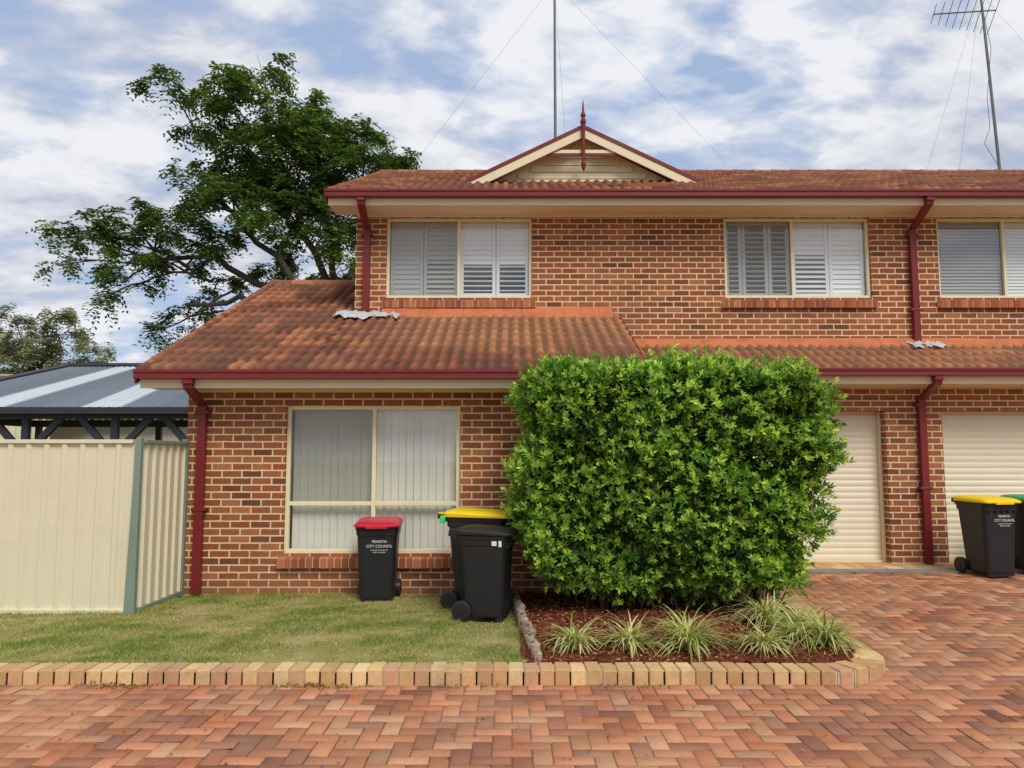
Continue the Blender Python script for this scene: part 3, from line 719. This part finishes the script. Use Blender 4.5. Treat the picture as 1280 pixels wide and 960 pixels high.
# ================================================================ TREES
def limb(mb,p0,p1,r0,r1,sag=.1,n=6,jit=.12):
    p0=Vector(p0);p1=Vector(p1);L_=(p1-p0).length; pts=[];rd=[]
    for i in range(n+1):
        t=i/n; q=p0.lerp(p1,t); q.z+=math.sin(t*math.pi)*sag*L_
        if 0<i<n: q+=Vector((random.uniform(-1,1),random.uniform(-1,1),random.uniform(-1,1)))*jit*L_*.25
        pts.append(q); rd.append(r0*(1-t)+r1*t)
    mb.tube(pts,rd,7); return pts
def fronds(centers,rads,per,flen,llen,cols,zs=.6,pairs=6,seed=1,droop=.5):
    g=np.random.default_rng(seed); Pn=[];Dn=[];Nn=[];Cn=[];Ll=[]
    for c,r_ in zip(centers,rads):
        nf=max(14,int(per*r_*r_))
        nsub=max(4,int(nf/20)); sub=g.normal(0,1,(nsub,3)); sub/=np.linalg.norm(sub,axis=1,keepdims=True); sub*=g.uniform(.1,1.0,(nsub,1))**.55*r_; sub[:,2]*=zs
        st=g.uniform(.7,1.2,nsub)
        idx=g.integers(0,nsub,nf); s_=sub[idx]; S0=np.array(c)+s_+g.normal(0,.13*max(r_,.6),(nf,3))
        out=s_/(np.linalg.norm(s_,axis=1,keepdims=True)+1e-6)+g.normal(0,.6,(nf,3)); out[:,2]=out[:,2]*.5+.12; out/=np.linalg.norm(out,axis=1,keepdims=True)
        sd=np.cross(out,[0,0,1]); sd/=np.linalg.norm(sd,axis=1,keepdims=True)+1e-6
        fl=(flen*g.uniform(.7,1.2,nf))[:,None]; bc_=cols[g.integers(0,len(cols),nf)]*(g.uniform(.75,1.2,nf)*st[idx])[:,None]
        for j in range(pairs):
            t=(j+1)/pairs; q=S0+out*fl*t-np.array([0,0,1])*droop*fl*t*t
            ll=np.full(nf,llen*(1-.45*abs(t-.5)*1.6))
            for sg in (-1,1):
                Pn.append(q);Dn.append(sd*sg+out*.5-np.array([0,0,.35])+g.normal(0,.15,(nf,3)));Nn.append(np.array([0,0,1])+g.normal(0,.35,(nf,3)));Cn.append(bc_);Ll.append(ll)
    return np.concatenate(Pn),np.concatenate(Dn),np.concatenate(Nn),np.concatenate(Ll),np.concatenate(Cn)
T=empty('shade_tree',(0,0,0))
cr=[(-7.3,12.8,.62),(-8.0,11.6,.9),(-6.9,11.7,1.0),(-6.0,12.0,.7),(-9.6,11.8,.55),(-8.9,11.2,.7),(-5.7,11.0,.95),(-4.5,10.9,.66),(-3.75,10.4,.5),(-4.7,10.0,.95),
(-7.3,10.4,1.05),(-8.5,10.0,.8),(-9.3,9.4,.7),(-6.4,9.5,1.05),(-5.2,8.9,.85),(-8.0,8.9,.9),(-9.2,8.6,.7),(-10.4,8.8,.6),(-11.5,8.4,.62),(-12.3,8.1,.58),(-13.1,7.8,.5),
(-12.0,7.4,.6),(-10.9,7.7,.65),(-9.7,7.7,.6),(-7.3,8.2,.75),(-5.7,8.0,.75),(-8.2,7.5,.6),(-10.2,7.0,.5),(-11.2,6.5,.5),(-12.9,6.9,.35),(-9.9,5.7,.55),(-10.6,5.2,.42),(-9.0,6.8,.55),(-5.4,7.0,.6),(-9.1,6.1,.45),(-3.5,9.9,.4),(-6.5,7.2,.6),
(-6.4,10.6,1.0),(-5.4,9.8,.9),(-7.2,9.4,.9),(-6.1,8.6,.8),(-5.0,11.2,.5),(-4.1,9.9,.65),(-3.3,10.2,.35),(-5.0,8.2,.6),(-8.6,12.0,.55),(-8.1,10.7,.85),(-7.4,7.2,.45),(-11.8,5.9,.3),(-6.8,7.9,.6),(-9.9,8.2,.5),(-5.0,7.2,.5)]
cen=[(x,12.7+rng.uniform(-1.5,1.5)*(1 if -10<x<-5 else .4),z+.15) for x,z,_ in cr]; rad_=[q[2]*1.05 for q in cr]
tcols=np.array([C(104,132,66)[:3],C(86,114,58)[:3],C(136,158,88)[:3],C(72,98,52)[:3]])
Pn,Dn,Nn,Ll,Cn=fronds(cen,rad_,300,.42,.19,tcols,.68,4,11,.55)
leaves('tree_leaves',Pn,Dn,Nn,Ll,.075,Cn,M['treeleaf'],T,.05)
m=MB()
tb=Vector((-4.9,12.7,-.1)); f1=Vector((-5.0,12.7,5.4))
limb(m,tb,f1,.30,.22,0,6,.05)
prim={'a':(-7.0,12.7,10.6),'b':(-5.4,12.4,9.6),'c':(-8.6,12.2,9.2),'d':(-11.2,12.9,7.6),'e':(-4.2,13,9.9),'f':(-9.4,12.5,6.0)}
for k_,p in prim.items(): limb(m,f1+Vector((0,0,random.uniform(-.6,.2))),p,.13,.05,.10 if k_ in 'df' else .03,8,.12)
for c,r_ in zip(cen,rad_):
    best=min(prim.values(),key=lambda p:(Vector(p)-Vector(c)).length)
    st_=f1.lerp(Vector(best),random.uniform(.6,.98))
    pts=limb(m,st_,c,.04,.016,.06,6,.14)
    for i in range(6):
        limb(m,pts[random.randint(3,6)],Vector(c)+Vector((random.uniform(-1,1),random.uniform(-1,1),random.uniform(-.4,.6)))*r_*.9,.014,.005,.04,3,.15)
m.build('trunk_and_branches',M['bark'],T,smooth=True)
def gum(x,y,h,w_,seed,cols,dens=240,nc=26):
    g=np.random.default_rng(seed); e=empty('eucalyptus_tree',(x,y,-.1)); cs=[];rs=[]
    m=MB(); limb(m,(0,0,0),(.2,0,h*.5),.22,.13,0,5,.05)
    for i in range(nc):
        th=g.uniform(0,2*math.pi); rr=w_*math.sqrt(g.random()); zt=g.uniform(0,1); 
        c=(rr*math.cos(th),rr*math.sin(th)*.6,h*(.42+.53*zt*(1-.35*(rr/w_)**2))); cs.append(c); rs.append(g.uniform(.5,.95))
        limb(m,(.2,0,h*g.uniform(.25,.5)),c,.07,.02,.03,5,.1)
    m.build('trunk_and_limbs',M['bark'],e)
    P1,D1,N1,L1,C1=fronds(cs,rs,dens,.5,.26,cols,.8,3,seed,.9)
    leaves('gum_leaves',P1,D1,N1,L1,.11,C1,M['treeleaf'],e)
gc=np.array([C(150,154,122)[:3],C(128,134,104)[:3],C(168,168,138)[:3]])
gum(-25.4,32,11.2,3.0,5,gc,200,30); gum(-31,36,11.0,4,6,gc,170,26); gum(-17.2,34,8.0,1.7,8,gc,200,14); gum(21.5,34,17.2,2.0,9,np.array([C(90,110,66)[:3]]),120,20)

# ================================================================ BINS
def rrect(w,d,r,n=5):
    pts=[]
    for cx,cy,a0 in ((w/2-r,d/2-r,0),(-w/2+r,d/2-r,90),(-w/2+r,-d/2+r,180),(w/2-r,-d/2+r,270)):
        for i in range(n): 
            t=math.radians(a0+90*i/(n-1)); pts.append((cx+r*math.cos(t),cy+r*math.sin(t)))
    return pts
def loft(mb,secs,cap=True):
    o=len(mb.v); n=None
    for (w,d,r,z,yo,tilt) in secs:
        p=rrect(w,d,r); n=len(p)
        for x,y in p: mb.v.append((x,y+yo,z+tilt*y)); mb.c.append(mb.cur)
    for i in range(len(secs)-1):
        for j in range(n): mb.f.append((o+i*n+j,o+i*n+(j+1)%n,o+(i+1)*n+(j+1)%n,o+(i+1)*n+j))
    if cap: mb.f.append(tuple(o+j for j in range(n))[::-1]); mb.f.append(tuple(o+(len(secs)-1)*n+j for j in range(n)))
def wheelie(x,y,z,rot,size,lid,text=True,mark=None):
    e=empty('wheelie_bin',(x,y,z),rot)
    W,Dp,Hh={'L':(.57,.66,1.06),'M':(.50,.54,1.0),'S':(.48,.52,.93)}[size]
    hb=Hh-.09
    m=MB(); loft(m,[(W*.76,Dp*.70,.05,.035,-.02,0),(W*.80,Dp*.72,.06,.06,-.02,0),(W*.93,Dp*.90,.06,hb-.10,0,0),(W*.94,Dp*.91,.06,hb-.095,0,0)])
    loft(m,[(W*.97,Dp*.95,.06,hb-.10,0,0),(W*.985,Dp*.965,.06,hb-.03,0,0)])
    loft(m,[(W*1.0,Dp*.99,.05,hb-.045,0,0),(W*1.02,Dp*1.01,.05,hb-.005,0,0)])
    m.box(-W*.36,W*.36,-Dp*.37,-Dp*.25,.0,.06)
    m.box(-W*.30,W*.30,Dp*.22,Dp*.34,.05,.20)
    for i in range(5): 
        xx=(-.36+.18*i)*W; m.box(xx-.006,xx+.006,-Dp*.49,-Dp*.44,hb-.13,hb-.045)
    m.build('body',M['bin'],e,bevel=.004)
    m=MB(); yb=Dp/2
    m.tube([(-W*.36,yb+.075,hb+.02),(W*.36,yb+.075,hb+.02)],.015,10)
    for sg in (-1,0,1):
        m.obox((sg*W*.36,yb+.03,hb-.0),(.03,.13,.05),0,.15)
    m.tube([(-W*.46,yb-.055,.105),(W*.46,yb-.055,.105)],.011,8)
    m.build('handle_and_axle',M['bin'],e)
    m=MB()
    for sg in (-1,1):
        xw=sg*W*.45
        m.tube([(xw-.028,yb-.055,.1),(xw-.022,yb-.055,.1),(xw+.022,yb-.055,.1),(xw+.028,yb-.055,.1)],[.082,.098,.098,.082],20)
        m.tube([(xw-.036,yb-.055,.1),(xw+.036,yb-.055,.1)],[.04,.04],12)
    m.build('wheels',M['bin'],e)
    m=MB(); tl=.05
    loft(m,[(W*1.06,Dp*1.08,.05,hb+.0,-.015,tl*.3),(W*1.07,Dp*1.09,.05,hb+.028,-.015,tl),(W*1.02,Dp*1.03,.06,hb+.045,-.01,tl),(W*.90,Dp*.92,.08,hb+.062,-.005,tl),(W*.55,Dp*.55,.08,hb+.074,0,tl)])
    m.box(-W*.25,W*.25,-Dp*.585,-Dp*.53,hb-.02,hb+.012)
    for sg in (-1,1): m.obox((sg*W*.3,yb+.045,hb+.035),(.07,.10,.03),0,-.1)
    m.build('lid',M[lid],e,bevel=.004)
    yf=-Dp*.45
    slope=(Dp*.45-(Dp*.36+.02))/(hb-.16)
    if text:
        for (s_,dz,sz) in (('PENRITH',-.05,.042),('CITY COUNCIL',-.10,.042),('24 HOUR COLLECTION',-.135,.018),('KEEP LID CLOSED',-.16,.018)):
            cu=bpy.data.curves.new('stencil','FONT'); cu.body=s_; cu.size=sz; cu.align_x='CENTER'; cu.extrude=.0006
            ob=bpy.data.objects.new('stencil_text',cu); ob.data.materials.append(M['label']); scene.collection.objects.link(ob)
            ob.parent=e; ob.location=(W*.06,yf-.006-dz*-slope,hb-.13+dz); ob.rotation_euler=(math.pi/2+math.atan(slope),0,0)
    if mark:
        m=MB()
        if mark=='lime':
            m.obox((-W*.50,yb+.02,hb-.02),(.05,.06,.075),0,.2)
            m.build('bin_latch',M['lime'],e,bevel=.01)
        else:
            m.obox((-W*.495,-.13,hb-.075),(.006,.05,.045)); m.obox((-W*.495,-.19,hb-.078),(.006,.03,.06)); m.build('sticker',M['label'],e,bevel=.002)
    return e
wheelie(-1.53,-.33,.0,math.radians(4),'S','lidred')
wheelie(-.35,-.72,.0,math.radians(80),'L','lidyel',True,'lime')
wheelie(-.255,-1.34,.0,math.radians(78),'S','bin',False,'sticker')
wheelie(6.05,.62,.14,math.radians(10),'M','lidyel')
wheelie(6.72,.74,.142,math.radians(6),'M','lidgrn')

# ================================================================ CAMERA, SUN, SKY
cam=bpy.data.cameras.new('Camera'); co=bpy.data.objects.new('Camera',cam); scene.collection.objects.link(co)
co.location=(0,-9.3,1.61); co.rotation_euler=(math.radians(90+5.47),0,0)
cam.sensor_width=36; cam.lens=27.03; cam.clip_end=2000; cam.clip_start=.1
scene.camera=co
sd=Vector((.30,-.66,.80)).normalized()
sun=bpy.data.lights.new('sun','SUN'); sun.energy=2.4; sun.angle=math.radians(22); sun.color=(1,.95,.86)
so=bpy.data.objects.new('sun',sun); scene.collection.objects.link(so); so.rotation_euler=sd.to_track_quat('Z','Y').to_euler(); so.location=(5,-12,20)
wd=bpy.data.worlds.new('World'); scene.world=wd; wd.use_nodes=True; nt=wd.node_tree; nt.nodes.clear()
N=nt.nodes.new; Lk=nt.links.new
out=N('ShaderNodeOutputWorld'); bg=N('ShaderNodeBackground'); bg.inputs[1].default_value=.125; Lk(bg.outputs[0],out.inputs[0])
sky=N('ShaderNodeTexSky'); sky.sky_type='NISHITA'; sky.sun_disc=False; sky.sun_elevation=math.asin(sd.z); sky.sun_rotation=math.atan2(sd.x,sd.y)
tc=N('ShaderNodeTexCoord'); sx=N('ShaderNodeSeparateXYZ'); Lk(tc.outputs['Generated'],sx.inputs[0])
def mth(op,a,b_=0.0,cl=False):
    m_=N('ShaderNodeMath'); m_.operation=op; m_.use_clamp=cl
    for v,i in ((a,0),(b_,1)):
        if hasattr(v,'links'): Lk(v,m_.inputs[i])
        else: m_.inputs[i].default_value=v
    return m_.outputs[0]
den=mth('ADD',mth('MAXIMUM',sx.outputs[2],0.0),.24)
cb=N('ShaderNodeCombineXYZ'); Lk(mth('DIVIDE',sx.outputs[0],den),cb.inputs[0]); Lk(mth('DIVIDE',sx.outputs[1],den),cb.inputs[1]); cb.inputs[2].default_value=5.2
mp_=N('ShaderNodeMapping'); mp_.inputs['Rotation'].default_value=(0,0,math.radians(-36)); mp_.inputs['Scale'].default_value=(1.05,1.45,1); Lk(cb.outputs[0],mp_.inputs[0])
def nz(scale,detail,rough,dist):
    n_=N('ShaderNodeTexNoise'); n_.inputs['Scale'].default_value=scale; n_.inputs['Detail'].default_value=detail; n_.inputs['Roughness'].default_value=rough; n_.inputs['Distortion'].default_value=dist
    Lk(mp_.outputs[0],n_.inputs['Vector']); return n_.outputs[0]
def rmp(f_,stops):
    r_=N('ShaderNodeValToRGB'); e=r_.color_ramp.elements
    while len(e)<len(stops): e.new(.5)
    for i,(p,c) in enumerate(stops): e[i].position=p; e[i].color=c
    Lk(f_,r_.inputs[0]); return r_.outputs[0]
n1=nz(1.5,5,.55,.1); n2=nz(6.0,6,.55,.2); n3=nz(1.3,3,.5,.1)
comb=mth('ADD',mth('MULTIPLY',n1,.55),mth('MULTIPLY',n2,.45))
cover=rmp(comb,[(.40,(0,0,0,1)),(.53,(1,1,1,1))])
tone=mth('ADD',mth('MULTIPLY',n3,.45),mth('MULTIPLY',n2,.55))
cloud=rmp(tone,[(.40,(4.1,4.3,5.1,1)),(.49,(5.5,5.65,6.25,1)),(.58,(6.9,7.0,7.35,1))])
mxn=N('ShaderNodeMix'); mxn.data_type='RGBA'
Lk(cover,mxn.inputs[0])
hz=N('ShaderNodeMix'); hz.data_type='RGBA'; hz.inputs[0].default_value=.75; Lk(sky.outputs[0],hz.inputs[6]); hz.inputs[7].default_value=(3.5,4.5,6.4,1)
Lk(hz.outputs[2],mxn.inputs[6]); Lk(cloud,mxn.inputs[7]); Lk(mxn.outputs[2],bg.inputs[0])
scene.view_settings.view_transform='Standard'; scene.view_settings.look='None'; scene.view_settings.exposure=0
